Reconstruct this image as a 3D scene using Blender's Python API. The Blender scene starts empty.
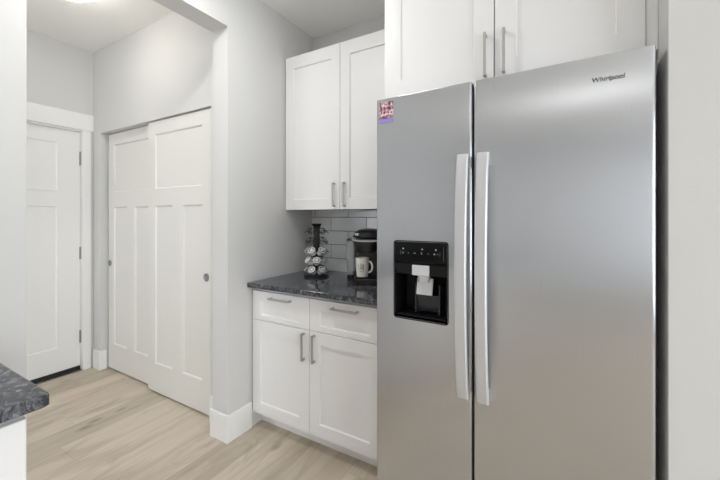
import bpy, bmesh, math, random
from mathutils import Vector, Matrix
random.seed(7)
C = bpy.context.scene.collection
sc = bpy.context.scene
PI = math.pi

# ------------------------------------------------------------------ materials
def s2l(c):
    return tuple((x/255/12.92 if x/255 <= .04045 else ((x/255+.055)/1.055)**2.4) for x in c)

def mat(name, rgb, rough=.5, metal=0., **kw):
    m = bpy.data.materials.new(name); m.use_nodes = True
    b = m.node_tree.nodes['Principled BSDF']
    b.inputs['Base Color'].default_value = (*s2l(rgb), 1)
    b.inputs['Roughness'].default_value = rough
    b.inputs['Metallic'].default_value = metal
    for k, v in kw.items():
        b.inputs[k.replace('_', ' ')].default_value = v
    return m

class N:
    """small node helper"""
    def __init__(s, m):
        s.t = m.node_tree; s.b = s.t.nodes['Principled BSDF']
    def n(s, typ, ins={}, **props):
        x = s.t.nodes.new(typ)
        for k, v in props.items(): setattr(x, k, v)
        for k, v in ins.items():
            if isinstance(v, bpy.types.NodeSocket): s.t.links.new(v, x.inputs[k])
            else: x.inputs[k].default_value = v
        return x
    def math(s, op, a, b=0.):
        return s.n('ShaderNodeMath', {0: a, 1: b}, operation=op).outputs[0]
    def ramp(s, fac, stops):
        r = s.n('ShaderNodeValToRGB', {'Fac': fac})
        e = r.color_ramp.elements
        while len(e) < len(stops): e.new(.5)
        for i, (p, c) in enumerate(stops):
            e[i].position = p; e[i].color = (*c, 1)
        return r.outputs['Color']
    def mix(s, fac, a, b, mode='MIX'):
        x = s.n('ShaderNodeMix', {}, data_type='RGBA', blend_type=mode)
        for k, v in ((0, fac), (6, a), (7, b)):
            if isinstance(v, bpy.types.NodeSocket): s.t.links.new(v, x.inputs[k])
            else: x.inputs[k].default_value = v if k == 0 else (*v, 1)
        return x.outputs[2]
    def link(s, a, inp): s.t.links.new(a, s.b.inputs[inp])

def paint(name, rgb, rough, scale=180, bump=.04):
    m = mat(name, rgb, rough); k = N(m)
    tc = k.n('ShaderNodeTexCoord').outputs['Object']
    nz = k.n('ShaderNodeTexNoise', {'Vector': tc, 'Scale': scale, 'Detail': 3.})
    bp = k.n('ShaderNodeBump', {'Height': nz.outputs['Fac'], 'Strength': bump, 'Distance': .002})
    k.link(bp.outputs['Normal'], 'Normal')
    return m

M_wall = paint('wall_paint', (206, 206, 205), .75, 140, .12)
M_ceil = paint('ceiling_paint', (240, 240, 238), .85, 90, .15)
M_trim = paint('white_trim_paint', (231, 231, 230), .42, 60, .02)
M_door = paint('white_door_paint', (222, 221, 217), .45, 60, .02)
M_cab = paint('white_cabinet_paint', (231, 231, 232), .38, 60, .015)
M_nickel = mat('brushed_nickel', (192, 190, 187), .45, 1.)
M_hinge = mat('hinge_nickel', (150, 150, 152), .4, 1.)
M_black = mat('black_plastic', (16, 16, 18), .3)
M_blackmat = mat('matte_black_plastic', (8, 8, 10), .5, Specular_IOR_Level=.3)
M_gloss = mat('glossy_black_panel', (9, 9, 11), .12, Specular_IOR_Level=.25)
M_wire = mat('black_wire', (20, 19, 19), .35, .3)
M_rubber = mat('black_rubber', (28, 28, 30), .7)
M_silver = mat('silver_plastic', (206, 208, 212), .35, .4)
M_chute = mat('light_grey_plastic', (206, 208, 212), .35)
M_smoke = mat('smoked_plastic', (58, 60, 66), .2, 0., Alpha=.75)
M_mug = mat('white_ceramic', (236, 233, 226), .18)
M_ink = mat('dark_ink', (40, 40, 46), .4)
M_white = mat('white_print', (226, 228, 232), .4)
M_icon = mat('grey_print', (150, 152, 156), .4)
M_logo = mat('logo_grey', (88, 90, 94), .35, .5)
M_podcup = mat('white_pod_cup', (226, 226, 226), .4)
M_dark = mat('dark_void', (30, 30, 31), .8)
M_fbody = mat('fridge_body_grey', (92, 94, 97), .5, .2)
M_tank = mat('smoky_water_tank', (178, 182, 186), .12, 0., Alpha=.45)
M_grout = paint('grey_grout', (112, 112, 112), .85, 300, .1)
M_glass = mat('window_glass', (255, 255, 255), .0, 0., Transmission_Weight=1., IOR=1.02)

def m_tile():
    m = mat('grey_white_glazed_tile', (196, 198, 200), .12); k = N(m)
    tc = k.n('ShaderNodeTexCoord').outputs['Object']
    nz = k.n('ShaderNodeTexNoise', {'Vector': tc, 'Scale': 4., 'Detail': 2.})
    col = k.ramp(nz.outputs['Fac'], [(.3, s2l((214, 216, 219))), (.7, s2l((232, 233, 235)))])
    k.link(col, 'Base Color')
    n2 = k.n('ShaderNodeTexNoise', {'Vector': tc, 'Scale': 14., 'Detail': 1.})
    bp = k.n('ShaderNodeBump', {'Height': n2.outputs['Fac'], 'Strength': .15, 'Distance': .004})
    k.link(bp.outputs['Normal'], 'Normal')
    return m
M_tile = m_tile()

def m_granite(name, lo, mid, hi, rough=.09):
    m = mat(name, mid, rough); k = N(m)
    tc = k.n('ShaderNodeTexCoord').outputs['Object']
    warp = k.n('ShaderNodeTexNoise', {'Vector': tc, 'Scale': 5., 'Detail': 4.})
    v = k.n('ShaderNodeMix', {}, data_type='RGBA')
    k.t.links.new(tc, v.inputs[6]); k.t.links.new(warp.outputs['Color'], v.inputs[7]); v.inputs[0].default_value = .18
    a = k.n('ShaderNodeTexNoise', {'Vector': v.outputs[2], 'Scale': 60., 'Detail': 8., 'Roughness': .7})
    c1 = k.ramp(a.outputs['Fac'], [(.36, s2l(lo)), (.5, s2l(mid)), (.66, s2l(hi))])
    f = k.n('ShaderNodeTexNoise', {'Vector': tc, 'Scale': 260., 'Detail': 2.})
    fl = k.ramp(f.outputs['Fac'], [(.6, (0, 0, 0)), (.7, (1, 1, 1))])
    vn = k.n('ShaderNodeTexNoise', {'Vector': v.outputs[2], 'Scale': 7., 'Detail': 5., 'Distortion': 1.2})
    ve = k.math('ABSOLUTE', k.math('SUBTRACT', vn.outputs['Fac'], .5))
    vr = k.ramp(ve, [(0., (1, 1, 1)), (.03, (0, 0, 0))])
    c2 = k.mix(k.math('MULTIPLY', fl, .25), c1, s2l((120, 122, 128)))
    c3 = k.mix(k.math('MULTIPLY', vr, .45), c2, s2l((30, 31, 36)))
    k.link(c3, 'Base Color')
    return m
M_granite = m_granite('dark_granite', (24, 25, 29), (62, 64, 70), (132, 135, 142))

def m_floor():
    m = mat('light_oak_planks', (176, 160, 142), .42); k = N(m)
    tc = k.n('ShaderNodeTexCoord').outputs['Object']
    s = k.n('ShaderNodeSeparateXYZ', {0: tc})
    X, Y = s.outputs[0], s.outputs[1]
    W, L = .19, 1.52
    row = k.math('FLOOR', k.math('DIVIDE', X, W))
    off = k.n('ShaderNodeTexWhiteNoise', {'W': row}, noise_dimensions='1D').outputs['Value']
    yy = k.math('ADD', k.math('DIVIDE', Y, L), k.math('MULTIPLY', off, 7.3))
    colm = k.math('FLOOR', yy)
    cid = k.n('ShaderNodeCombineXYZ', {0: row, 1: colm, 2: 3.}).outputs[0]
    wn = k.n('ShaderNodeTexWhiteNoise', {'Vector': cid}, noise_dimensions='3D')
    pr = wn.outputs['Value']
    # seams
    fx = k.math('FRACT', k.math('DIVIDE', X, W)); fy = k.math('FRACT', yy)
    ex = k.math('MULTIPLY', k.math('MINIMUM', fx, k.math('SUBTRACT', 1., fx)), W)
    ey = k.math('MULTIPLY', k.math('MINIMUM', fy, k.math('SUBTRACT', 1., fy)), L)
    e = k.math('MINIMUM', ex, ey)
    seam = k.ramp(k.math('MULTIPLY', e, 100.), [(.05, (1, 1, 1)), (.16, (0, 0, 0))])
    # grain along Y, shifted per plank
    gv = k.n('ShaderNodeCombineXYZ', {0: k.math('ADD', k.math('MULTIPLY', X, 34.), k.math('MULTIPLY', pr, 57.)),
                                      1: k.math('MULTIPLY', Y, 1.6), 2: k.math('MULTIPLY', pr, 31.)}).outputs[0]
    g = k.n('ShaderNodeTexNoise', {'Vector': gv, 'Scale': 1., 'Detail': 6., 'Roughness': .62, 'Distortion': .6})
    gv2 = k.n('ShaderNodeCombineXYZ', {0: k.math('ADD', k.math('MULTIPLY', X, 7.), k.math('MULTIPLY', pr, 91.)),
                                       1: k.math('MULTIPLY', Y, 1.3), 2: pr}).outputs[0]
    g2 = k.n('ShaderNodeTexNoise', {'Vector': gv2, 'Scale': 1., 'Detail': 4., 'Distortion': 1.2})
    base = k.ramp(pr, [(0., s2l((188, 177, 160))), (.35, s2l((200, 188, 172))), (.7, s2l((205, 193, 177))), (1., s2l((213, 198, 181)))])
    gc = k.ramp(g.outputs['Fac'], [(.3, s2l((205, 199, 190))), (.55, (1, 1, 1)), (.75, (1, 1, 1))])
    c = k.mix(.30, base, gc, 'MULTIPLY')
    gc2 = k.ramp(g2.outputs['Fac'], [(.34, s2l((196, 190, 182))), (.52, (1, 1, 1))])
    c = k.mix(.38, c, gc2, 'MULTIPLY')
    # knots
    kv = k.n('ShaderNodeCombineXYZ', {0: k.math('MULTIPLY', X, 5.6), 1: k.math('MULTIPLY', Y, 2.5), 2: 0.}).outputs[0]
    vo = k.n('ShaderNodeTexVoronoi', {'Vector': kv, 'Scale': 1., 'Randomness': 1.})
    kf = k.ramp(vo.outputs['Distance'], [(.05, (1, 1, 1)), (.15, (0, 0, 0))])
    c = k.mix(k.math('MULTIPLY', kf, .6), c, s2l((118, 104, 92)))
    kv2 = k.n('ShaderNodeCombineXYZ', {0: k.math('MULTIPLY', X, 4.1), 1: k.math('MULTIPLY', Y, 1.4), 2: 5.}).outputs[0]
    cl_ = k.n('ShaderNodeTexNoise', {'Vector': kv2, 'Scale': 1.7, 'Detail': 5., 'Roughness': .7, 'Distortion': .8})
    cf = k.ramp(cl_.outputs['Fac'], [(.56, (0, 0, 0)), (.72, (1, 1, 1))])
    c = k.mix(k.math('MULTIPLY', cf, .45), c, s2l((138, 127, 112)))
    c = k.mix(k.math('MULTIPLY', seam, .38), c, s2l((110, 98, 86)))
    k.link(c, 'Base Color')
    bp = k.n('ShaderNodeBump', {'Height': g.outputs['Fac'], 'Strength': .12, 'Distance': .002})
    k.link(bp.outputs['Normal'], 'Normal')
    return m
M_floor = m_floor()

def m_steel(name, rgb, rough, aniso):
    m = mat(name, rgb, rough, 1.); k = N(m)
    k.b.inputs['Anisotropic'].default_value = aniso
    tg = k.n('ShaderNodeCombineXYZ', {0: 1., 1: 0., 2: 0.})
    k.link(tg.outputs[0], 'Tangent')
    tc = k.n('ShaderNodeTexCoord').outputs['Object']
    mp = k.n('ShaderNodeMapping', {'Vector': tc, 'Scale': (900., 900., 6.)})
    nz = k.n('ShaderNodeTexNoise', {'Vector': mp.outputs[0], 'Scale': 1., 'Detail': 2.})
    r = k.n('ShaderNodeMapRange', {'Value': nz.outputs['Fac'], 'To Min': rough-.008, 'To Max': rough+.008})
    k.link(r.outputs[0], 'Roughness')
    return m
M_steel = m_steel('brushed_stainless', (197, 199, 203), .27, .92)
M_handle = mat('satin_metal_handle', (206, 207, 210), .5, .55)

def m_emit(name, rgb, st):
    m = mat(name, rgb, .5)
    b = m.node_tree.nodes['Principled BSDF']
    b.inputs['Emission Color'].default_value = (*s2l(rgb), 1)
    b.inputs['Emission Strength'].default_value = st
    return m
M_lampglass = m_emit('lit_opal_glass', (255, 249, 240), 16.5)
M_can = m_emit('added_lamp_lens', (255, 250, 244), 14.)  # lens of the added ceiling lamps

# ------------------------------------------------------------------ mesh helpers
def box(bm, x0, x1, y0, y1, z0, z1, bev=0., seg=2):
    r = bmesh.ops.create_cube(bm, size=1)
    vs = r['verts']
    for v in vs:
        v.co = Vector(((x0+x1)/2+v.co.x*(x1-x0), (y0+y1)/2+v.co.y*(y1-y0), (z0+z1)/2+v.co.z*(z1-z0)))
    if bev > 0:
        es = list({e for v in vs for e in v.link_edges})
        bmesh.ops.bevel(bm, geom=es, offset=bev, segments=seg, affect='EDGES', profile=.5)

def ring_faces(bm, rings, cap0=True, cap1=True, closed=True):
    n = len(rings[0])
    for a, b in zip(rings, rings[1:]):
        for i in range(n if closed else n-1):
            j = (i+1) % n
            bm.faces.new((a[i], a[j], b[j], b[i]))
    if cap0: bm.faces.new(list(reversed(rings[0])))
    if cap1: bm.faces.new(rings[-1])

def lathe(bm, prof, cx=0, cy=0, n=32, mtx=None, cap0=True, cap1=True):
    rings = []
    for r, z in prof:
        rg = []
        for i in range(n):
            a = 2*PI*i/n
            p = Vector((cx+r*math.cos(a), cy+r*math.sin(a), z))
            if mtx: p = mtx @ p
            rg.append(bm.verts.new(p))
        rings.append(rg)
    ring_faces(bm, rings, cap0, cap1)

def tube(bm, pts, r, n=8, closed=False, rz=None):
    pts = [Vector(p) for p in pts]; m = len(pts); rings = []
    up = None
    for i, p in enumerate(pts):
        if closed: t = pts[(i+1) % m]-pts[i-1]
        else: t = pts[min(i+1, m-1)]-pts[max(i-1, 0)]
        t.normalize()
        if up is None: up = Vector((0, 0, 1)) if abs(t.z) < .9 else Vector((1, 0, 0))
        a = t.cross(up); a.normalize(); b = a.cross(t); b.normalize(); up = b
        rings.append([bm.verts.new(p + a*r*math.cos(2*PI*k/n) + b*(rz or r)*math.sin(2*PI*k/n)) for k in range(n)])
    if closed:
        rings.append(rings[0]); ring_faces(bm, rings, False, False)
    else: ring_faces(bm, rings)

def rrect(cx, cy, hx, hy, r, n=6):
    r = min(r, hx-1e-4, hy-1e-4); out = []
    for sx, sy, a0 in ((1, 1, 0), (-1, 1, 90), (-1, -1, 180), (1, -1, 270)):
        for i in range(n+1):
            a = math.radians(a0+90*i/n)
            out.append((cx+sx*(hx-r)+r*math.cos(a), cy+sy*(hy-r)+r*math.sin(a)))
    return out

def loft(bm, secs, n=6):
    """secs: (cx, cy, z, hx, hy, r)"""
    rings = [[bm.verts.new((x, y, z)) for x, y in rrect(cx, cy, hx, hy, r, n)] for cx, cy, z, hx, hy, r in secs]
    ring_faces(bm, rings)

def slab(bm, a0, a1, z0, z1, recs, thick, put, depth=.009, slope=.006, edge=.0018):
    """panelled slab: recs are recessed rectangles (a0,a1,z0,z1); put(a,z,d) maps to the world, d = depth behind the face"""
    A = {a0, a0+edge, a1-edge, a1}; Z = {z0, z0+edge, z1-edge, z1}
    for r in recs:
        A |= {r[0], r[0]+slope, r[1]-slope, r[1]}; Z |= {r[2], r[2]+slope, r[3]-slope, r[3]}
    A = sorted(A); Z = sorted(Z)
    def d(a, z):
        if a in (a0, a1) or z in (z0, z1): return edge
        for r in recs:
            if r[0]+slope-1e-7 <= a <= r[1]-slope+1e-7 and r[2]+slope-1e-7 <= z <= r[3]-slope+1e-7: return depth
        return 0.
    g = [[bm.verts.new(put(a, z, d(a, z))) for z in Z] for a in A]
    for i in range(len(A)-1):
        for j in range(len(Z)-1):
            bm.faces.new((g[i][j], g[i+1][j], g[i+1][j+1], g[i][j+1]))
    rim = [g[i][0] for i in range(len(A))] + [g[-1][j] for j in range(1, len(Z))] + \
          [g[i][-1] for i in range(len(A)-2, -1, -1)] + [g[0][j] for j in range(len(Z)-2, 0, -1)]
    azs = [(a, Z[0]) for a in A] + [(A[-1], z) for z in Z[1:]] + [(a, Z[-1]) for a in A[-2::-1]] + [(A[0], z) for z in Z[-2:0:-1]]
    bk = [bm.verts.new(put(a, z, thick)) for a, z in azs]
    for i in range(len(rim)):
        j = (i+1) % len(rim)
        bm.faces.new((rim[i], rim[j], bk[j], bk[i]))
    bm.faces.new(bk)

def obj(name, bm, m, parent=None, smooth=False, fix=True):
    if fix: bmesh.ops.recalc_face_normals(bm, faces=bm.faces)
    me = bpy.data.meshes.new(name); bm.to_mesh(me); bm.free()
    me.materials.append(m)
    if smooth:
        for p in me.polygons: p.use_smooth = True
        me.set_sharp_from_angle(angle=math.radians(38))
    o = bpy.data.objects.new(name, me); C.objects.link(o)
    if parent:
        o.parent = parent
        o.matrix_parent_inverse = Matrix.Identity(4)
    return o
def new(): return bmesh.new()

def tag(o, label, cat, group=None, kind=None):
    o['label'] = label; o['category'] = cat
    if group: o['group'] = group
    if kind: o['kind'] = kind
    return o
def thing(name, label, cat, loc=(0, 0, 0), rz=0., group=None):
    o = bpy.data.objects.new(name, None); C.objects.link(o); o.empty_display_size = .1
    o.location = loc; o.rotation_euler = (0, 0, rz)
    return tag(o, label, cat, group)
def struct(name, boxes, m, label, cat, parent=None, bev=0.):
    bm = new()
    for b in boxes: box(bm, *b, bev)
    o = obj(name, bm, m, parent)
    if not parent: tag(o, label, cat, kind='structure')
    return o

def shift(bm, loc):
    bmesh.ops.translate(bm, verts=bm.verts, vec=-Vector(loc))

# ------------------------------------------------------------------ dimensions (metres; the viewer stands over the origin)
XW = -1.678          # kitchen side of the partition
XP = -1.812          # hall side of the partition
YB = 2.158           # back wall of the coffee nook
XL = -3.425
YC = 1.45            # closet wall
XE = -3.560          # wall with the hall door
YCAP = 1.356         # end of the partition
H = 2.725            # kitchen ceiling
HH = 2.768           # hall ceiling
HW = 2.80            # tops of the walls
XR = .270; YR = 1.288   # corner of the wall right of the refrigerator
XK = 3.4; YK = -4.2     # far right and rear walls of the kitchen
YH = -1.6               # hall end

# ------------------------------------------------------------------ the room
# unseen windows, added to light the kitchen and the hall
WB = (2.5, 3.2, .35, 2.3)    # rear wall window x0,x1,z0,z1
WS = (-2.0, 1.1, .25, 2.4)
WH = (-3.3, -2.1, .4, 2.3)     # side window y0,y1,z0,z1
struct('floor', [(XE-.2, XK+.2, YK-.2, YB+.2, -.06, 0)], M_floor, 'light oak plank floor running through kitchen and hall', 'floor')
struct('ceiling', [(XP+.03, XK+.2, YK-.2, YB+.2, H, H+.12), (XE-.2, XP+.03, YK-.2, YB+.2, HH, HH+.09)], M_ceil, 'flat pale ceiling over kitchen and hall', 'ceiling')
struct('wall_back', [(XP, XR+.001, YB, YB+.12, 0, HW)], M_wall, 'pale grey wall behind the nook cabinets and refrigerator', 'wall')
struct('wall_partition', [(XP, XW, YCAP, YB, 0, HW)], M_wall, 'pale grey partition wall left of the coffee nook', 'wall')
struct('wall_header', [(XP, XW, .477, YCAP, 2.437, HW)], M_wall, 'dropped header across the top of the hall opening', 'header')
struct('wall_left', [(XP, XW, YK, .477, 0, HW)], M_wall, 'pale grey wall end at the left edge, behind the granite counter', 'wall')
struct('wall_closet', [(XE, XL, YC, YC+.12, 0, HW), (XL, -1.957, YC, YC+.12, 2.043, HW), (-1.957, XP, YC, YC+.12, 0, HW)],
       M_wall, 'hall wall with the closet opening cut in it', 'wall')
struct('wall_closet_interior', [(XE, XP, 2.06, 2.14, 0, HW)], M_wall, 'rear wall inside the hall closet', 'wall')
struct('wall_entry', [(XE-.12, XE, 1.392, 2.06, 0, HW), (XE-.12, XE, .42, 1.392, 2.066, HW), (XE-.12, XE, YH, .42, 0, HW)],
       M_wall, 'hall end wall around the white panelled door', 'wall')
struct('wall_hall_end', [(XE, WH[0], YH-.12, YH, 0, HW), (WH[1], XP, YH-.12, YH, 0, HW), (WH[0], WH[1], YH-.12, YH, 0, WH[2]), (WH[0], WH[1], YH-.12, YH, WH[3], HW)], M_wall, 'wall closing the hall behind the left partition', 'wall')
struct('wall_right', [(XR, XK, YR, YR+.12, 0, HW), (XR, XR+.12, YR+.12, YB+.12, 0, HW)], M_wall, 'pale grey wall right of the refrigerator', 'wall')
struct('wall_rear', [(XW, WB[0], YK-.12, YK, 0, HW), (WB[1], XK, YK-.12, YK, 0, HW), (WB[0], WB[1], YK-.12, YK, 0, WB[2]), (WB[0], WB[1], YK-.12, YK, WB[3], HW)],
       M_wall, 'kitchen wall with the added rear window', 'wall')
struct('wall_window_side', [(XK, XK+.12, YK, WS[0], 0, HW), (XK, XK+.12, WS[1], YR, 0, HW), (XK, XK+.12, WS[0], WS[1], 0, WS[2]), (XK, XK+.12, WS[0], WS[1], WS[3], HW)],
       M_wall, 'kitchen side wall with the added side window', 'wall')
def window(name, horiz, a0, a1, z0, z1, pos, label):
    bm = new(); w = .05
    def b(p0, p1, q0, q1):
        if horiz: box(bm, p0, p1, pos-.07, pos-.02, q0, q1, .003)
        else: box(bm, pos+.02, pos+.07, p0, p1, q0, q1, .003)
    b(a0, a1, z0, z0+w); b(a0, a1, z1-w, z1); b(a0, a0+w, z0+w, z1-w); b(a1-w, a1, z0+w, z1-w)
    for k in (1, 2):
        c = a0+(a1-a0)*k/3; b(c-w/2, c+w/2, z0+w, z1-w)
    o = obj(name, bm, M_trim); tag(o, label, 'added window', kind='structure')
window('added_window_1', True, *WB, YK, 'unseen white-framed window added in the rear kitchen wall for light')  # rear opening, added to let light in behind the viewer
window('added_window_3', True, *WH, YH, 'unseen window added at the far end of the hall for even light')  # hall opening, added to light the closet doors evenly
window('added_window_2', False, *WS, XK, 'unseen white-framed window added in the right kitchen wall for light')  # large side opening, added as the kitchen's main light

# baseboards -------------------------------------------------------
BH = .162; BT = .013
def board(name, boxes, label):
    bm = new()
    for b in boxes: box(bm, *b, .0035)
    o = obj(name, bm, M_trim); tag(o, label, 'baseboard', kind='structure')
board('baseboard_partition', [(XP-BT, XW+BT, YCAP-BT, YCAP, 0, BH), (XW, XW+BT, YCAP-.004, 1.53, 0, BH)], 'white baseboard wrapping the corner of the partition')
board('baseboard_closet', [(XE+.022, XL+BT, YC-BT, YC, 0, BH), (XL, XL+BT, YC-.004, YC+.046, 0, BH), (-1.957, XP-BT, YC-BT, YC, 0, BH)], 'white baseboard pieces beside the closet opening')
board('baseboard_entry', [(XE, XE+BT, YH, .33, 0, BH)], 'white baseboard along the hall door wall')
board('baseboard_right', [(XR, XK, YR-BT, YR, 0, BH)], 'white baseboard below the wall right of the refrigerator')

# hall door --------------------------------------------------------
DF = XE-.028                       # door face
d1 = new()
putx = lambda x0: (lambda a, z, d: Vector((x0-d, a, z)))
DY0, DY1 = .462, 1.366
slab(d1, DY0, DY1, .038, 2.05, [(DY0+.155, DY1-.155, 1.53, 1.94), (DY0+.155, (DY0+DY1)/2-.06, .235, 1.41), ((DY0+DY1)/2+.06, DY1-.155, .235, 1.41)],
     .04, putx(DF), .010, .008)
door1 = obj('door_1', d1, M_trim); tag(door1, 'white three-panel hall door with nickel hinges', 'door', kind='structure')
bm = new(); box(bm, DF-.04, DF+.003, DY0, DY1, .002, .038, .002)
obj('door_sweep', bm, M_rubber, door1)
for z0, z1 in ((1.765, 1.88), (.955, 1.06), (.235, .34)):
    bm = new()
    lathe(bm, [(.0065, z0), (.0065, z1)], DF+.010, DY1+.004, 12)
    lathe(bm, [(.008, z1), (.003, z1+.005)], DF+.010, DY1+.004, 12)
    box(bm, DF-.01, DF+.003, DY1-.006, DY1+.012, z0, z1)
    obj('hinge', bm, M_hinge, door1, True)
bm = new()   # knob at the latch side, hidden by the left wall
lathe(bm, [(.003, 0), (.028, 0), (.028, .008), (.011, .012), (.011, .035), (.026, .045), (.028, .06), (.015, .068), (.002, .069)],
      n=24, mtx=Matrix.Translation((DF, DY0+.07, .95)) @ Matrix.Rotation(PI/2, 4, 'Y'))
obj('knob', bm, M_nickel, door1, True)
bm = new()   # jamb, casing and head board
box(bm, XE-.12, XE, DY1+.003, 1.392, 0, 2.066); box(bm, XE-.12, XE, .42, DY0-.003, 0, 2.066); box(bm, XE-.12, XE, DY0-.003, DY1+.003, 2.053, 2.066)
obj_j = obj('trim_1', bm, M_trim); tag(obj_j, 'white jamb inside the hall door opening', 'door frame', kind='structure')
bm = new()
box(bm, XE, XE+.018, 1.370, 1.427, 0, 2.066, .002); box(bm, XE, XE+.018, .36, .436, 0, 2.066, .002)
box(bm, XE, XE+.024, .335, 1.447, 2.066, 2.207, .002)
o = obj('trim_2', bm, M_trim); tag(o, 'white flat casing and tall head board around the hall door', 'door casing', kind='structure')
bm = new(); box(bm, XE-.12, XE+.004, .42, 1.392, 0, .006, .001)
o = obj('trim_3', bm, M_hinge); tag(o, 'metal threshold under the hall door', 'threshold', kind='structure')

# closet sliding doors --------------------------------------------
puty = lambda y0: (lambda a, z, d: Vector((a, y0+d, z)))
def closet_door(name, x0, x1, yf, pull_x, label):
    bm = new(); c = (x0+x1)/2; st = .095
    slab(bm, x0, x1, .012, 2.036, [(x0+st, x1-st, 1.53, 1.94), (x0+st, c-.06, .225, 1.405), (c+.06, x1-st, .225, 1.405)], .034, puty(yf), .010, .009)
    o = obj(name, bm, M_door); tag(o, label, 'closet door', kind='structure')
    bm = new()
    mt = Matrix.Translation((pull_x, yf, .92)) @ Matrix.Rotation(PI/2, 4, 'X')
    lathe(bm, [(.027, -.0005), (.027, .003), (.022, .003), (.019, .0008), (.003, .0006)], n=28, mtx=mt)
    obj('finger_pull', bm, M_hinge, o, True)
closet_door('door_2', -2.715, -1.972, YC+.014, -2.022, 'front sliding closet door, three panels, on the right')
closet_door('door_3', -3.405, -2.68, YC+.052, -3.375, 'rear sliding closet door, partly behind the other, on the left')

# ------------------------------------------------------------------ tiled backsplash
bm = new()
TZ = [.908+.1025*k for k in range(6)]
box(bm, XW, -.69, YB-.006, YB, .914, TZ[-1])
bs = obj('wall_backsplash', bm, M_grout); tag(bs, 'backsplash of grey-white subway tiles in dark grout above the nook counter', 'backsplash', kind='structure')
bm = new(); g = .0022
for k in range(5):
    z0, z1 = max(TZ[k]+g, .9145), TZ[k+1]-g
    x = -1.496 - .3075*2 + (0. if k % 2 == 1 else .15375)
    while x < -.70:
        a, b = max(x+g, XW+.001), min(x+.3075-g, -.692)
        if b-a > .01: box(bm, a, b, YB-.011, YB-.0055, z0, min(z1, 1.372), .0012, 1)
        x += .3075
obj('tile', bm, M_tile, bs)

# ------------------------------------------------------------------ cabinets
def bar_pull(parent, x, z, y, length, vertical=True, faceX=None):
    """square bar pull on a face looking to -Y (or to +X at faceX)"""
    bm = new(); L = length/2; w = .0055; so = .030
    if vertical:
        box(bm, x-w, x+w, y-so, y-so+.009, z-L, z+L, .0012)
        for s in (-1, 1): box(bm, x-w, x+w, y-so+.004, y+.0005, z+s*(L-.006)-.006, z+s*(L-.006)+.006, .0012)
    else:
        box(bm, x-L, x+L, y-so, y-so+.009, z-w, z+w, .0012)
        for s in (-1, 1): box(bm, x+s*(L-.006)-.006, x+s*(L-.006)+.006, y-so+.004, y+.0005, z-w, z+w, .0012)
    return obj('handle', bm, M_nickel, parent)

def cab_door(parent, name, x0, x1, z0, z1, yf, rail, top=None, bot=None):
    bm = new(); top = top or rail; bot = bot or rail
    slab(bm, x0, x1, z0, z1, [(x0+rail, x1-rail, z0+bot, z1-top)], .020, puty(yf), .009, .004)
    return obj(name, bm, M_cab, parent)

def at(o):   # keep an Empty's parts in world numbers while the Empty stands at the thing's base
    for ch in o.children:
        if ch.type == 'MESH' and not ch.get('_l'):
            ch.data.transform(Matrix.Translation(-Vector(o.location)))
            for g in ch.children: g.data.transform(Matrix.Translation(-Vector(o.location)))

G = .0015
# wall cabinet of the nook
YU = 1.838
uc = thing('wall_cabinet', 'white double-door wall cabinet hanging above the coffee nook counter', 'cabinet', (-1.2175, 2.0, 1.372))
bm = new(); box(bm, XW+.001, -.76, YU+.0215, YB-.001, 1.380, 2.434, .001); box(bm, -.76, -.690, YU+.022, YU+.04, 1.380, 2.434)
obj('body', bm, M_cab, uc)
c = -1.2115
dl = cab_door(uc, 'door', XW+.010, c-G, 1.369, 2.434, YU, .070, .085)
bar_pull(dl, c-.040, 1.463, YU, .155)
dr = cab_door(uc, 'door', c+G, -.762, 1.369, 2.434, YU, .070, .085)
bar_pull(dr, c+.038, 1.463, YU, .155)
at(uc)

# base cabinet of the nook
YF = 1.535
bc = thing('base_cabinet', 'white base cabinet with two drawers over two doors under the nook counter', 'cabinet', (-1.2175, 1.8, 0))
bm = new(); box(bm, XW+.001, -.690, YF+.0215, YB-.001, .098, .884, .001)
obj('body', bm, M_cab, bc)
bm = new(); box(bm, XW+.001, -.690, YF+.085, YF+.10, 0, .098, .001)
obj('toe_kick', bm, M_cab, bc)
c = -1.2175
for x0, x1 in ((XW+.010, c-G), (c+G, -.762)):
    bm = new(); slab(bm, x0, x1, .6835, .862, [(x0+.07, x1-.07, .715, .800)], .020, puty(YF), .009, .004)
    d = obj('drawer', bm, M_cab, bc)
    bar_pull(d, (x0+x1)/2+.012, .829, YF, .165, False)
for x0, x1, hx in ((XW+.010, c-G, c-.036), (c+G, -.762, c+.038)):
    d = cab_door(bc, 'door', x0, x1, .100, .680, YF, .070)
    bar_pull(d, hx, .587, YF, .155)
at(bc)

bm = new(); box(bm, XW+.0005, -.690, YF-.036, YB-.0125, .8845, .914, .004, 3)
ct = obj('countertop', bm, M_granite); tag(ct, 'dark polished granite countertop of the coffee nook, left of the refrigerator', 'countertop')

# cabinet over the refrigerator
YO = 1.402
oc = thing('wall_cabinet', 'large white double-door cabinet directly above the refrigerator', 'cabinet', (-.22, 1.8, 1.847))
bm = new(); box(bm, -.6885, .2665, YO+.0215, YB-.001, 1.852, 2.50, .001); box(bm, .240, XR-.001, YO+.004, YO+.03, 1.85, 2.50)
obj('body', bm, M_cab, oc)
dl = cab_door(oc, 'door', -.683, -.2175, 1.848, 2.496, YO, .074)
bar_pull(dl, -.2475, 1.945, YO, .165)
dr = cab_door(oc, 'door', -.2135, .2385, 1.848, 2.496, YO, .074)
bar_pull(dr, -.180, 1.945, YO, .165)
at(oc)

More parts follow.
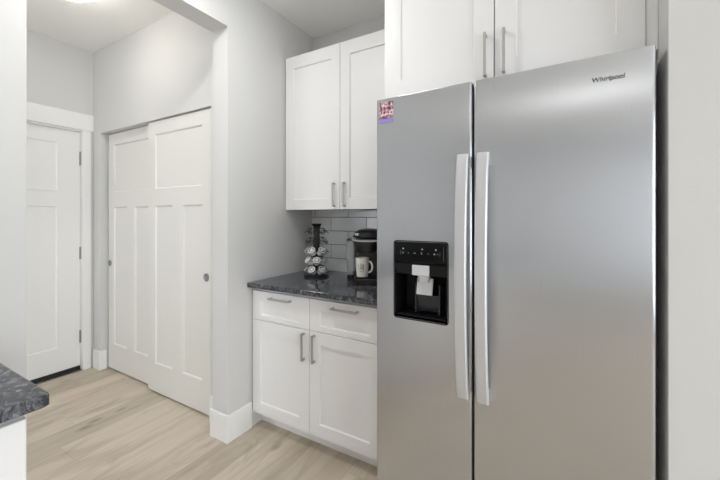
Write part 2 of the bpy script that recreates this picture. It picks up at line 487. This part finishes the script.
# left counter run, against the left wall
XI = -1.048
lc = thing('base_cabinet', 'white base cabinet under the grey granite counter at lower left', 'cabinet', (-1.35, -.6, 0))
bm = new(); box(bm, XW+.001, XI-.0215, -1.90, .300, .10, .884, .001); box(bm, XW+.001, XI-.09, -1.90, .300, 0, .10)
obj('body', bm, M_cab, lc)
for a0, a1 in ((-.30, .298), (-.90, -.303), (-1.50, -.903)):
    bm = new(); slab(bm, a0, a1, .700, .864, [(a0+.06, a1-.06, .735, .829)], .020, putx(XI), .009, .004)
    d = obj('drawer', bm, M_cab, lc)
    bm = new(); m_ = (a0+a1)/2
    box(bm, XI+.021, XI+.030, m_-.08, m_+.08, .777, .788, .0012)
    for s in (-1, 1): box(bm, XI-.0005, XI+.026, m_+s*.074-.006, m_+s*.074+.006, .777, .788, .0012)
    obj('handle', bm, M_nickel, d)
    bm = new(); slab(bm, a0, a1, .102, .697, [(a0+.07, a1-.07, .172, .627)], .020, putx(XI), .009, .004)
    d = obj('door', bm, M_cab, lc)
    bm = new()
    box(bm, XI+.021, XI+.030, a0+.035-.006, a0+.035+.006, .50, .66, .0012)
    for z in (.506, .654): box(bm, XI-.0005, XI+.026, a0+.029, a0+.041, z-.006, z+.006, .0012)
    obj('handle', bm, M_nickel, d)
at(lc)
bm = new()
pts = rrect((XW-1.02)/2, (.333-1.92)/2, (-1.02-XW)/2-.0005, (.333+1.92)/2, .016, 6)
rings = []
for z, ins in ((.8845, .003), (.8875, 0), (.909, 0), (.9125, .0015), (.914, .005)):
    cx, cy, hx, hy = (XW-1.02)/2, (.333-1.92)/2, (-1.02-XW)/2-.0005, (.333+1.92)/2
    rings.append([bm.verts.new((x, y, z)) for x, y in rrect(cx, cy, hx-ins, hy-ins, .012, 6)])
ring_faces(bm, rings)
ct = obj('countertop', bm, M_granite); tag(ct, 'grey granite countertop corner at lower left in front of the wall end', 'countertop')

# ------------------------------------------------------------------ refrigerator
FX0, FX1, FXM = -.679, .2465, -.2735
YD = 1.302; ZD0, ZD1 = .09, 1.822
fr = thing('refrigerator', 'tall stainless side-by-side refrigerator with water dispenser in the left door', 'refrigerator', (-.212, 1.7, 0))
bm = new(); box(bm, FX0+.006, FX1-.004, 1.418, 2.11, .03, 1.785, .004)
obj('body', bm, M_fbody, fr)
bm = new(); box(bm, FX0+.01, FX1-.01, 1.345, 1.40, .004, .085, .003)
obj('base_grille', bm, M_blackmat, fr)
for hx in (FX0+.05, FX1-.05):
    bm = new(); box(bm, hx-.03, hx+.03, 1.36, 1.45, 1.785, 1.812, .004); obj('hinge_cover', bm, M_blackmat, fr)

DX0, DX1, DZ0, DZ1 = -.594, -.364, .906, 1.225     # dispenser opening
def door_mesh(x0, x1, hole=None, bulge=.0015, r=.010):
    bm = new(); w = x1-x0; prof = [(x1, YD+.112), (x1, YD+r+bulge)]
    n = 5
    face = lambda x: YD+bulge*(1-4*((x-x0-r)/(w-2*r))*(1-(x-x0-r)/(w-2*r)))
    for i in range(1, n+1):
        a = PI/2*i/n
        prof.append((x1-r+r*math.cos(a), YD+bulge+r-r*math.sin(a)))
    xs = [x1-r-.002]+[(x1-r)-(w-2*r)*i/18 for i in range(1, 18)]+[x0+r+.002]
    if hole:
        xs = [x for x in xs if min(abs(x-hole[0]), abs(x-hole[1])) > .006]+[hole[0], hole[1]]
        xs.sort(reverse=True)
    prof += [(x, face(x)) for x in xs]
    for i in range(n+1):
        a = PI/2+PI/2*i/n
        prof.append((x0+r+r*math.cos(a), YD+bulge+r-r*math.sin(a)))
    prof.append((x0, YD+.112))
    zs = [(ZD0, .004), (ZD0+.004, 0), (ZD0+.006, 0)]+([(hole[2], 0), (hole[3], 0)] if hole else [])+[(ZD1-.004, 0), (ZD1-.0025, 0), (ZD1-.0007, .0009), (ZD1, .0025)]
    rings = [[bm.verts.new((min(max(x, x0+ins), x1-ins), max(y, YD+ins), z)) for x, y in prof] for z, ins in zs]
    ring_faces(bm, rings)
    if hole:
        kill = [f for f in bm.faces if abs(f.normal.z) < .5 and hole[0] < f.calc_center_median().x < hole[1]
                and hole[2] < f.calc_center_median().z < hole[3] and f.calc_center_median().y < YD+.03]
        bmesh.ops.delete(bm, geom=kill, context='FACES')
    return bm
ld = obj('door', door_mesh(FX0, FXM-.003, (DX0+.004, DX1-.004, DZ0+.004, DZ1-.004)), M_steel, fr, True)
rd = obj('door', door_mesh(FXM+.003, FX1), M_steel, fr, True)

def fridge_handle(parent, x0, x1):
    bm = new(); z0, z1 = .656, 1.552; n = 28; rings = []; w = x1-x0; xc = (x0+x1)/2
    for i in range(n+1):
        t = i/n; z = z0+(z1-z0)*t
        s = 4*t*(1-t)
        yf = YD-.026-.038*s**.8
        th = .017
        rings.append([bm.verts.new((xc+dx, yf+dy, z)) for dx, dy in
            ((-w/2, .004), (-w/2+.004, 0), (w/2-.004, 0), (w/2, .004), (w/2, th), (w/2-.003, th+.003), (-w/2+.003, th+.003), (-w/2, th))])
    ring_faces(bm, rings)
    for z in (z0+.022, z1-.022): box(bm, xc-w/2+.004, xc+w/2-.004, YD-.016, YD+.003, z-.02, z+.02, .002)
    return obj('handle', bm, M_handle, parent, True)
fridge_handle(ld, -.325, -.283)
fridge_handle(rd, -.253, -.213)

# dispenser
bm = new()   # frame-lined cavity, an open box
inn = .003; cx, cz = (DX0+DX1)/2, (DZ0+DZ1)/2; hx, hz = (DX1-DX0)/2, (DZ1-DZ0)/2
ro = [bm.verts.new((x, YD-.0015, z)) for x, z in rrect(cx, cz, hx+.001, hz+.001, .014, 5)]
ro2 = [bm.verts.new((x, YD+.012, z)) for x, z in rrect(cx, cz, hx+.001, hz+.001, .014, 5)]
ri = [bm.verts.new((x, YD-.001, z)) for x, z in rrect(cx, cz, hx-inn, hz-inn, .010, 5)]
rb = [bm.verts.new((x, YD+.105, z)) for x, z in rrect(cx, cz, hx-.012, hz-.008, .010, 5)]
ro3 = [bm.verts.new((x, YD+.110, z)) for x, z in rrect(cx, cz, hx-.006, hz-.004, .010, 5)]
ring_faces(bm, [ro3, ro2, ro, ri, rb], True, True)
dis = obj('dispenser', bm, M_blackmat, fr, True, True)
bm = new()   # control panel, leaning slightly
P = [(DX0+.004, 1.2205), (DX1-.004, 1.2205), (DX1-.004, 1.135), (DX0+.004, 1.135)]
box(bm, DX0+.0045, DX1-.0045, YD-.003, YD+.05, 1.136, 1.2205, .004, 3)
cp = obj('control_panel', bm, M_gloss, dis)
bm = new(); box(bm, DX0+.0045, DX1-.0045, YD+.004, YD+.085, 1.088, 1.1345, .003)
obj('nozzle_housing', bm, M_blackmat, dis)
for x in (-.550, -.468, -.412):
    bm = new(); lathe(bm, [(.0026, 0), (.0026, .0012)], n=12, mtx=Matrix.Translation((x, YD-.003, 1.193)) @ Matrix.Rotation(PI/2, 4, 'X'))
    obj('indicator_dot', bm, M_white, dis)
for i, x in enumerate((-.551, -.527, -.500, -.471, -.443, -.418, -.405)):
    w = (.0024, .0015, .005, .0022, .0018, .004, .0018)[i]
    bm = new(); box(bm, x-w, x+w, YD-.0042, YD-.003, 1.1747, 1.1772)
    if i in (0, 3, 5): box(bm, x-.0009, x+.0009, YD-.0044, YD-.003, 1.1715, 1.1805)
    obj('icon_mark', bm, M_icon, dis)
for x, z0, z1 in ((-.561, 1.168, 1.184), (-.396, 1.168, 1.184), (-.381, 1.150, 1.206)):
    bm = new(); box(bm, x-.0003, x+.0003, YD-.0038, YD-.003, z0, z1); obj('panel_line', bm, M_icon, dis)
bm = new(); box(bm, -.5125, -.441, YD-.004, YD+.03, 1.087, 1.1285, .003)
obj('chute_cover', bm, M_chute, dis)
bm = new(); loft(bm, [(-.472, YD+.030, 1.060, .022, .016, .010), (-.472, YD+.030, 1.088, .026, .018, .012)])
obj('nozzle', bm, M_silver, dis, True)
bm = new()   # paddle
mtp = Matrix.Translation((-.470, YD+.030, 1.040)) @ Matrix.Rotation(math.radians(-12), 4, 'X')
box(bm, -.034, .034, -.004, .004, -.034, .034, .003); bmesh.ops.transform(bm, matrix=mtp, verts=bm.verts)
obj('paddle', bm, M_chute, dis)
bm = new()
ring_faces(bm, [[bm.verts.new((x, y, z)) for x, y, z in q] for q in (
    [(-.509, YD+.036, 1.005), (-.411, YD+.036, 1.005), (-.411, YD+.042, 1.005), (-.509, YD+.042, 1.005)],
    [(-.505, YD+.050, .935), (-.415, YD+.050, .935), (-.415, YD+.056, .935), (-.505, YD+.056, .935)])])
box(bm, -.513, -.507, YD+.03, YD+.095, .93, 1.05, .002); box(bm, -.413, -.407, YD+.03, YD+.095, .93, 1.05, .002)
obj('water_guard', bm, M_smoke, dis)
bm = new(); box(bm, DX0+.013, DX1-.013, YD+.006, YD+.10, .9175, .924, .002)
for i in range(9): box(bm, DX0+.03+.02*i, DX0+.036+.02*i, YD+.012, YD+.09, .924, .927)
obj('drip_tray', bm, M_blackmat, dis)

def text(name, s, size, depth, m, parent, mt, shear=0., align='LEFT', bold=0.):
    cu = bpy.data.curves.new(name, 'FONT'); cu.body = s; cu.size = size; cu.extrude = depth; cu.shear = shear; cu.align_x = align; cu.offset = bold
    t = bpy.data.objects.new(name, cu); C.objects.link(t)
    d = bpy.context.evaluated_depsgraph_get(); d.update()
    me = bpy.data.meshes.new_from_object(t.evaluated_get(d)); bpy.data.objects.remove(t)
    me.transform(mt); me.materials.clear(); me.materials.append(m)
    o = bpy.data.objects.new(name, me); C.objects.link(o); o.parent = parent
    return o
text('logo', 'Whirlpool', .0198, .0006, M_logo, fr, Matrix.Translation((.090, YD-.0012, 1.741)) @ Matrix.Rotation(PI/2, 4, 'X'), .15, 'LEFT', .0002)
at(fr)
fr.rotation_euler = (0, 0, math.radians(-1.6)); fr.location.x += .0090   # it stands a touch askew

# picture magnet on the freezer door
def m_photo():
    m = mat('picture_print', (150, 110, 120), .35); k = N(m)
    tc = k.n('ShaderNodeTexCoord').outputs['Object']
    s = k.n('ShaderNodeSeparateXYZ', {0: tc})
    a = k.n('ShaderNodeTexNoise', {'Vector': tc, 'Scale': 75., 'Detail': 2.})
    c = k.ramp(a.outputs['Fac'], [(.36, s2l((70, 50, 66))), (.45, s2l((150, 80, 100))), (.53, s2l((196, 160, 170))), (.62, s2l((230, 220, 226)))])
    low = k.math('LESS_THAN', s.outputs[2], .030)
    c = k.mix(k.math('MULTIPLY', low, .55), c, s2l((128, 84, 96)))
    band = k.math('LESS_THAN', s.outputs[2], .0165)
    c = k.mix(band, c, s2l((150, 140, 214)))
    k.link(c, 'Base Color')
    return m
bm = new(); box(bm, 0, .064, 0, .0015, 0, .088, .0005, 1)
mg = obj('magnet', bm, m_photo()); mg.location = (-.6640, YD+.0118, 1.719); mg.rotation_euler = (0, 0, math.radians(-1.6))
tag(mg, 'small picture card with a purple bottom band on the refrigerator door corner', 'magnet')

# ------------------------------------------------------------------ coffee pod carousel
CZ = .914; CX, CY = -1.440, 1.894
ca = thing('pod_carousel', 'black wire coffee pod carousel standing on the nook counter', 'pod holder', (CX, CY, CZ), .68)
bm = new(); lathe(bm, [(.030, 0), (.082, 0), (.085, .003), (.085, .012), (.080, .016), (.030, .017)], n=40); obj('base', bm, M_black, ca, True)
bm = new(); loft(bm, [(0, 0, .016, .021, .021, .005), (0, 0, .345, .021, .021, .005)], 3)
obj('pole', bm, M_wire, ca, True)
bm = new(); loft(bm, [(0, 0, .335, .020, .020, .006), (0, 0, .348, .030, .030, .008), (0, 0, .360, .034, .034, .008), (0, 0, .361, .031, .031, .008)], 3)
obj('top_cap', bm, M_black, ca, True)
TIERS = [.050, .113, .178, .243, .308]
TILT = math.radians(41)       # angle of a pod's axis above the horizontal
NP = 6
def slot(ang, z):
    """frame of a pod slot: origin at the rim ring, local Z along the pod's axis towards the lid"""
    d = Vector((math.cos(ang), math.sin(ang), 0))
    ax = d*math.cos(TILT)+Vector((0, 0, math.sin(TILT)))
    t = Vector((-d.y, d.x, 0)); u = ax.cross(t)
    R = Matrix((t, u, ax)).transposed().to_4x4()
    return Matrix.Translation(d*.066+Vector((0, 0, z+.004))) @ R
for ti, z in enumerate(TIERS):
    bm = new()
    for k in range(NP):
        S = slot(2*PI*k/NP+(PI/NP if ti % 2 else 0), z)
        tube(bm, [S @ Vector((.0245*math.cos(a), .0245*math.sin(a), 0)) for a in [2*PI*i/20 for i in range(20)]], .0018, 6, True)
        # scroll below each ring
        ang = 2*PI*k/NP+(PI/NP if ti % 2 else 0)
        d = Vector((math.cos(ang), math.sin(ang), 0))
        p0 = S @ Vector((0, .0245, 0)); p1 = S @ Vector((0, -.0245, 0))
        inner = p0 if p0.xy.length < p1.xy.length else p1
        tube(bm, [inner, d*.020+Vector((0, 0, inner.z-.002))], .0014, 6)
    tube(bm, [(.0215*math.cos(a), .0215*math.sin(a), z-.012) for a in [2*PI*i/24 for i in range(24)]], .0018, 6, True)
    tube(bm, [(.070*math.cos(a), .070*math.sin(a), z-.004) for a in [2*PI*i/36 for i in range(36)]], .0015, 6, True)
    obj('wire_ring', bm, M_wire, ca, True)

def m_lid():
    m = mat('printed_foil_lid', (206, 206, 208), .35); k = N(m)
    tc = k.n('ShaderNodeTexCoord').outputs['Object']
    s = k.n('ShaderNodeSeparateXYZ', {0: tc})
    r = k.math('SQRT', k.math('ADD', k.math('POWER', s.outputs[0], 2.), k.math('POWER', s.outputs[1], 2.)))
    ring = k.math('MULTIPLY', k.math('GREATER_THAN', r, .011), k.math('LESS_THAN', r, .018))
    nz = k.n('ShaderNodeTexNoise', {'Vector': tc, 'Scale': 160., 'Detail': 1.})
    pr = k.math('MULTIPLY', ring, k.math('GREATER_THAN', nz.outputs['Fac'], .47))
    c = k.mix(pr, s2l((214, 214, 216)), s2l((46, 44, 48)))
    k.link(c, 'Base Color')
    return m
M_lid = m_lid()
bm = new(); lathe(bm, [(.0175, -.038), (.0182, -.0385), (.0190, -.036), (.0222, -.002), (.0222, .0008), (.0252, .0012), (.0252, .0030), (.0240, .0034)], n=24)
pod0 = obj('coffee_pod', bm, M_podcup, None, True)
bm = new(); lathe(bm, [(.0236, .0034), (.0238, .0040), (.001, .0041)], n=24)
lid0 = obj('lid', bm, M_lid, pod0, True)
base_m = Matrix.Translation((CX, CY, CZ)) @ Matrix.Rotation(.68, 4, 'Z')
first = True
tn = ['bottom', 'second', 'third']
for ti in range(3):
    for k in range(NP):
        S = base_m @ slot(2*PI*k/NP+(PI/NP if ti % 2 else 0), TIERS[ti]) @ Matrix.Translation((0, 0, .0015)) @ Matrix.Rotation(random.uniform(0, 6), 4, 'Z')
        if first: p = pod0; first = False
        else:
            p = pod0.copy(); C.objects.link(p)
            l = lid0.copy(); l.parent = p; C.objects.link(l)
        p.matrix_world = S
        tag(p, {'bottom': 'white coffee pod in the bottom tier of the black carousel',
                'second': 'white coffee pod in the second tier up of the black carousel',
                'third': 'white coffee pod in the topmost filled tier of the black carousel'}[tn[ti]], 'coffee pod',
            'coffee pods in the %s tier of the carousel' % tn[ti])

# ------------------------------------------------------------------ coffee maker (front looks to local -Y)
ROT = math.radians(24)
KX, KY = -.996, 1.800
km = thing('coffee_maker', 'black single-serve coffee maker with silver lid band beside the refrigerator', 'coffee maker', (KX, KY, .914), ROT)
bm = new(); loft(bm, [(0, .055, 0, .086, .054, .030), (0, .055, .004, .090, .058, .032), (0, .055, .030, .090, .058, .032), (0, .055, .034, .086, .054, .030)])
box(bm, -.085, .085, .09, .30, 0, .05, .008); obj('base', bm, M_black, km, True)
bm = new(); loft(bm, [(0, .053, .034, .072, .044, .025), (0, .053, .041, .072, .044, .025)])
for i in range(7): box(bm, -.055, .055, .018+.011*i, .021+.011*i, .0405, .0415)
obj('drip_tray', bm, M_blackmat, km, True)
bm = new(); loft(bm, [(0, .205, .034, .086, .095, .030), (0, .205, .27, .086, .095, .030), (0, .205, .29, .080, .09, .03)])
obj('body', bm, M_black, km, True)
bm = new(); loft(bm, [(0, .080, .192, .062, .060, .050), (0, .080, .198, .074, .072, .060), (0, .090, .235, .084, .088, .065), (0, .10, .272, .090, .100, .068)], 8)
obj('brew_head', bm, M_black, km, True)
bm = new(); loft(bm, [(0, .13, .284, .089, .130, .07), (0, .13, .292, .090, .131, .07), (0, .14, .312, .080, .125, .07), (0, .16, .326, .060, .105, .06), (0, .17, .330, .035, .08, .04)], 8)
obj('lid', bm, M_black, km, True)
bm = new(); loft(bm, [(0, .118, .268, .092, .126, .075), (0, .116, .270, .097, .132, .08), (0, .116, .276, .098, .133, .08), (0, .120, .279, .092, .128, .075)], 8)
bmesh.ops.rotate(bm, verts=bm.verts, cent=(0, .1, .277), matrix=Matrix.Rotation(math.radians(6), 3, 'X'))
obj('lid_handle', bm, M_silver, km, True)
bm = new(); loft(bm, [(-.112, .19, .040, .024, .075, .018), (-.112, .19, .255, .026, .080, .02)], 5)
tk = obj('water_tank', bm, M_tank, km, True)
bm = new(); loft(bm, [(-.112, .19, .255, .027, .081, .02), (-.112, .19, .266, .026, .079, .02)], 5)
obj('tank_lid', bm, M_black, tk, True)
bm = new(); loft(bm, [(-.112, .19, 0, .024, .075, .018), (-.112, .19, .040, .025, .077, .018)], 5)
obj('tank_base', bm, M_black, tk, True)
text('logo', 'KEURIG', .019, .0008, M_white, km, Matrix.Translation((-.040, .0120, .296)) @ Matrix.Rotation(math.radians(58), 4, 'X'), 0, 'CENTER', .0004)

# mug on the drip tray
loc = Matrix.Translation((KX, KY, 0)) @ Matrix.Rotation(ROT, 4, 'Z') @ Vector((-.030, .048, 0))
mug = thing('mug', 'white ceramic mug with dark script standing on the coffee maker tray', 'mug', (loc.x, loc.y, .914+.0416), ROT)
bm = new()
lathe(bm, [(.002, .0), (.031, 0), (.035, .003), (.0385, .05), (.0425, .115), (.0425, .1165), (.0405, .1165), (.040, .114), (.036, .05), (.033, .008), (.002, .006)], n=40)
obj('cup', bm, M_mug, mug, True)
bm = new()
hp = []
for i in range(15):
    a = math.radians(95-190*i/14)
    hp.append((0.039+.024*max(0, math.cos(a))**.8 if abs(math.cos(a)) > 0 else .039, 0, .062+.033*math.sin(a)))
hp[0] = (.0385, 0, .095); hp[-1] = (.0365, 0, .029)
tube(bm, hp, .0042, 10, False, .006)
bmesh.ops.rotate(bm, verts=bm.verts, matrix=Matrix.Rotation(math.radians(-12), 3, 'Z'))
obj('mug_handle', bm, M_mug, mug, True)
bm = new()
def on_mug(a, z): 
    r = .0353+.000066*0+ (z-.003)*(.0425-.035)/.112+.0006
    return (r*math.sin(a), -r*math.cos(a), z)
for st in ([(-.55, .080), (-.50, .066), (-.46, .050), (-.38, .046)], [(-.15, .085), (-.22, .070), (-.20, .052), (-.10, .050), (0., .068), (.05, .084)],
           [(.12, .070), (.10, .056), (.18, .050), (.28, .060), (.33, .078), (.22, .080), (.26, .052), (.36, .040)], [(-.35, .040), (-.1, .036), (.2, .038)]):
    fine = []
    for (a, z), (b, w) in zip(st, st[1:]):
        for q in range(4): fine.append(on_mug(a+(b-a)*q/4, z+(w-z)*q/4))
    fine.append(on_mug(*st[-1])); tube(bm, fine, .0009, 5)
obj('script_print', bm, M_ink, mug)

# ------------------------------------------------------------------ hall light, and added kitchen lamps
LX, LY = -2.545, .90
cl = thing('ceiling_light', 'round flush dome ceiling light glowing on the hall ceiling', 'ceiling light', (LX, LY, HH))
bm = new(); lathe(bm, [(.02, 0), (.160, 0), (.163, -.006), (.163, -.022), (.155, -.026), (.02, -.026)], n=48); obj('rim', bm, M_nickel, cl, True)
bm = new(); lathe(bm, [(.150, -.024), (.150, -.045), (.138, -.075), (.108, -.098), (.055, -.112), (.012, -.117)], n=48); obj('glass_shade', bm, M_lampglass, cl, True)
bm = new(); lathe(bm, [(.004, -.114), (.010, -.117), (.010, -.125), (.005, -.132), (.001, -.133)], n=16); obj('finial', bm, M_nickel, cl, True)

def added_downlight(x, y, label, power):  # unseen ceiling lamps, added to brighten the nook and streak the steel
    t = thing('added_downlight', label, 'ceiling light', (x, y, H), 0, 'added recessed kitchen lamps')
    bm = new(); lathe(bm, [(.075, 0), (.095, 0), (.095, -.004), (.075, -.008)], n=32, cap0=False, cap1=False)
    obj('trim_ring', bm, M_trim, t, True)
    bm = new(); lathe(bm, [(.001, -.0015), (.078, -.0015), (.078, -.003), (.001, -.0035)], n=32); obj('lens', bm, M_can, t, True)
    ld_ = bpy.data.lights.new('added_lamp_glow', 'AREA'); ld_.shape = 'DISK'; ld_.size = .15; ld_.energy = power; ld_.color = (1, .99, .975)
    lo = bpy.data.objects.new('added_lamp_glow', ld_); C.objects.link(lo); lo.location = (0, 0, -.012); lo.parent = t
for x, y, l_, p_ in ((-1.22, .8, 'unseen recessed lamp added to brighten the coffee nook', 11), (.15, -2.1, 'unseen recessed lamp behind the viewer, added for the streak on the refrigerator', 5),
                 (2.2, -3.3, 'unseen recessed lamp behind the viewer, added in the corner by the added windows', 4)):
    added_downlight(x, y, l_, p_)

# daylight: sky through the added windows
w = bpy.data.worlds.new('daylight'); sc.world = w; w.use_nodes = True
bg = w.node_tree.nodes['Background']; bg.inputs[0].default_value = (.91, .955, 1., 1); bg.inputs[1].default_value = 6.
def portal(loc, rot, sx, sy):
    l = bpy.data.lights.new('window_portal', 'AREA'); l.shape = 'RECTANGLE'; l.size = sx; l.size_y = sy; l.cycles.is_portal = True
    o = bpy.data.objects.new('window_portal', l); C.objects.link(o); o.location = loc; o.rotation_euler = rot
portal(((WB[0]+WB[1])/2, YK-.01, (WB[2]+WB[3])/2), (PI/2, 0, PI), WB[1]-WB[0], WB[3]-WB[2])
portal(((WH[0]+WH[1])/2, YH-.01, (WH[2]+WH[3])/2), (PI/2, 0, PI), WH[1]-WH[0], WH[3]-WH[2])
portal((XK+.01, (WS[0]+WS[1])/2, (WS[2]+WS[3])/2), (PI/2, 0, PI/2), WS[1]-WS[0], WS[3]-WS[2])

# ------------------------------------------------------------------ camera
cd = bpy.data.cameras.new('camera'); cam = bpy.data.objects.new('camera', cd); C.objects.link(cam)
cam.location = (0, 0, 1.3232); cam.rotation_euler = (PI/2, 0, math.radians(30.043))
cd.sensor_width = 36; cd.lens = 344.25*36/720; cd.shift_y = -(240-216.56)/720; cd.clip_start = .02
sc.camera = cam

sc.view_settings.view_transform = 'Standard'; sc.view_settings.look = 'None'
sc.view_settings.gamma = 1; sc.view_settings.use_curve_mapping = False
sc.view_settings.exposure = 0.06
sc.cycles.use_denoising = True
sc.cycles.max_bounces = 12; sc.cycles.diffuse_bounces = 8; sc.cycles.glossy_bounces = 6
sc.cycles.sample_clamp_indirect = 8
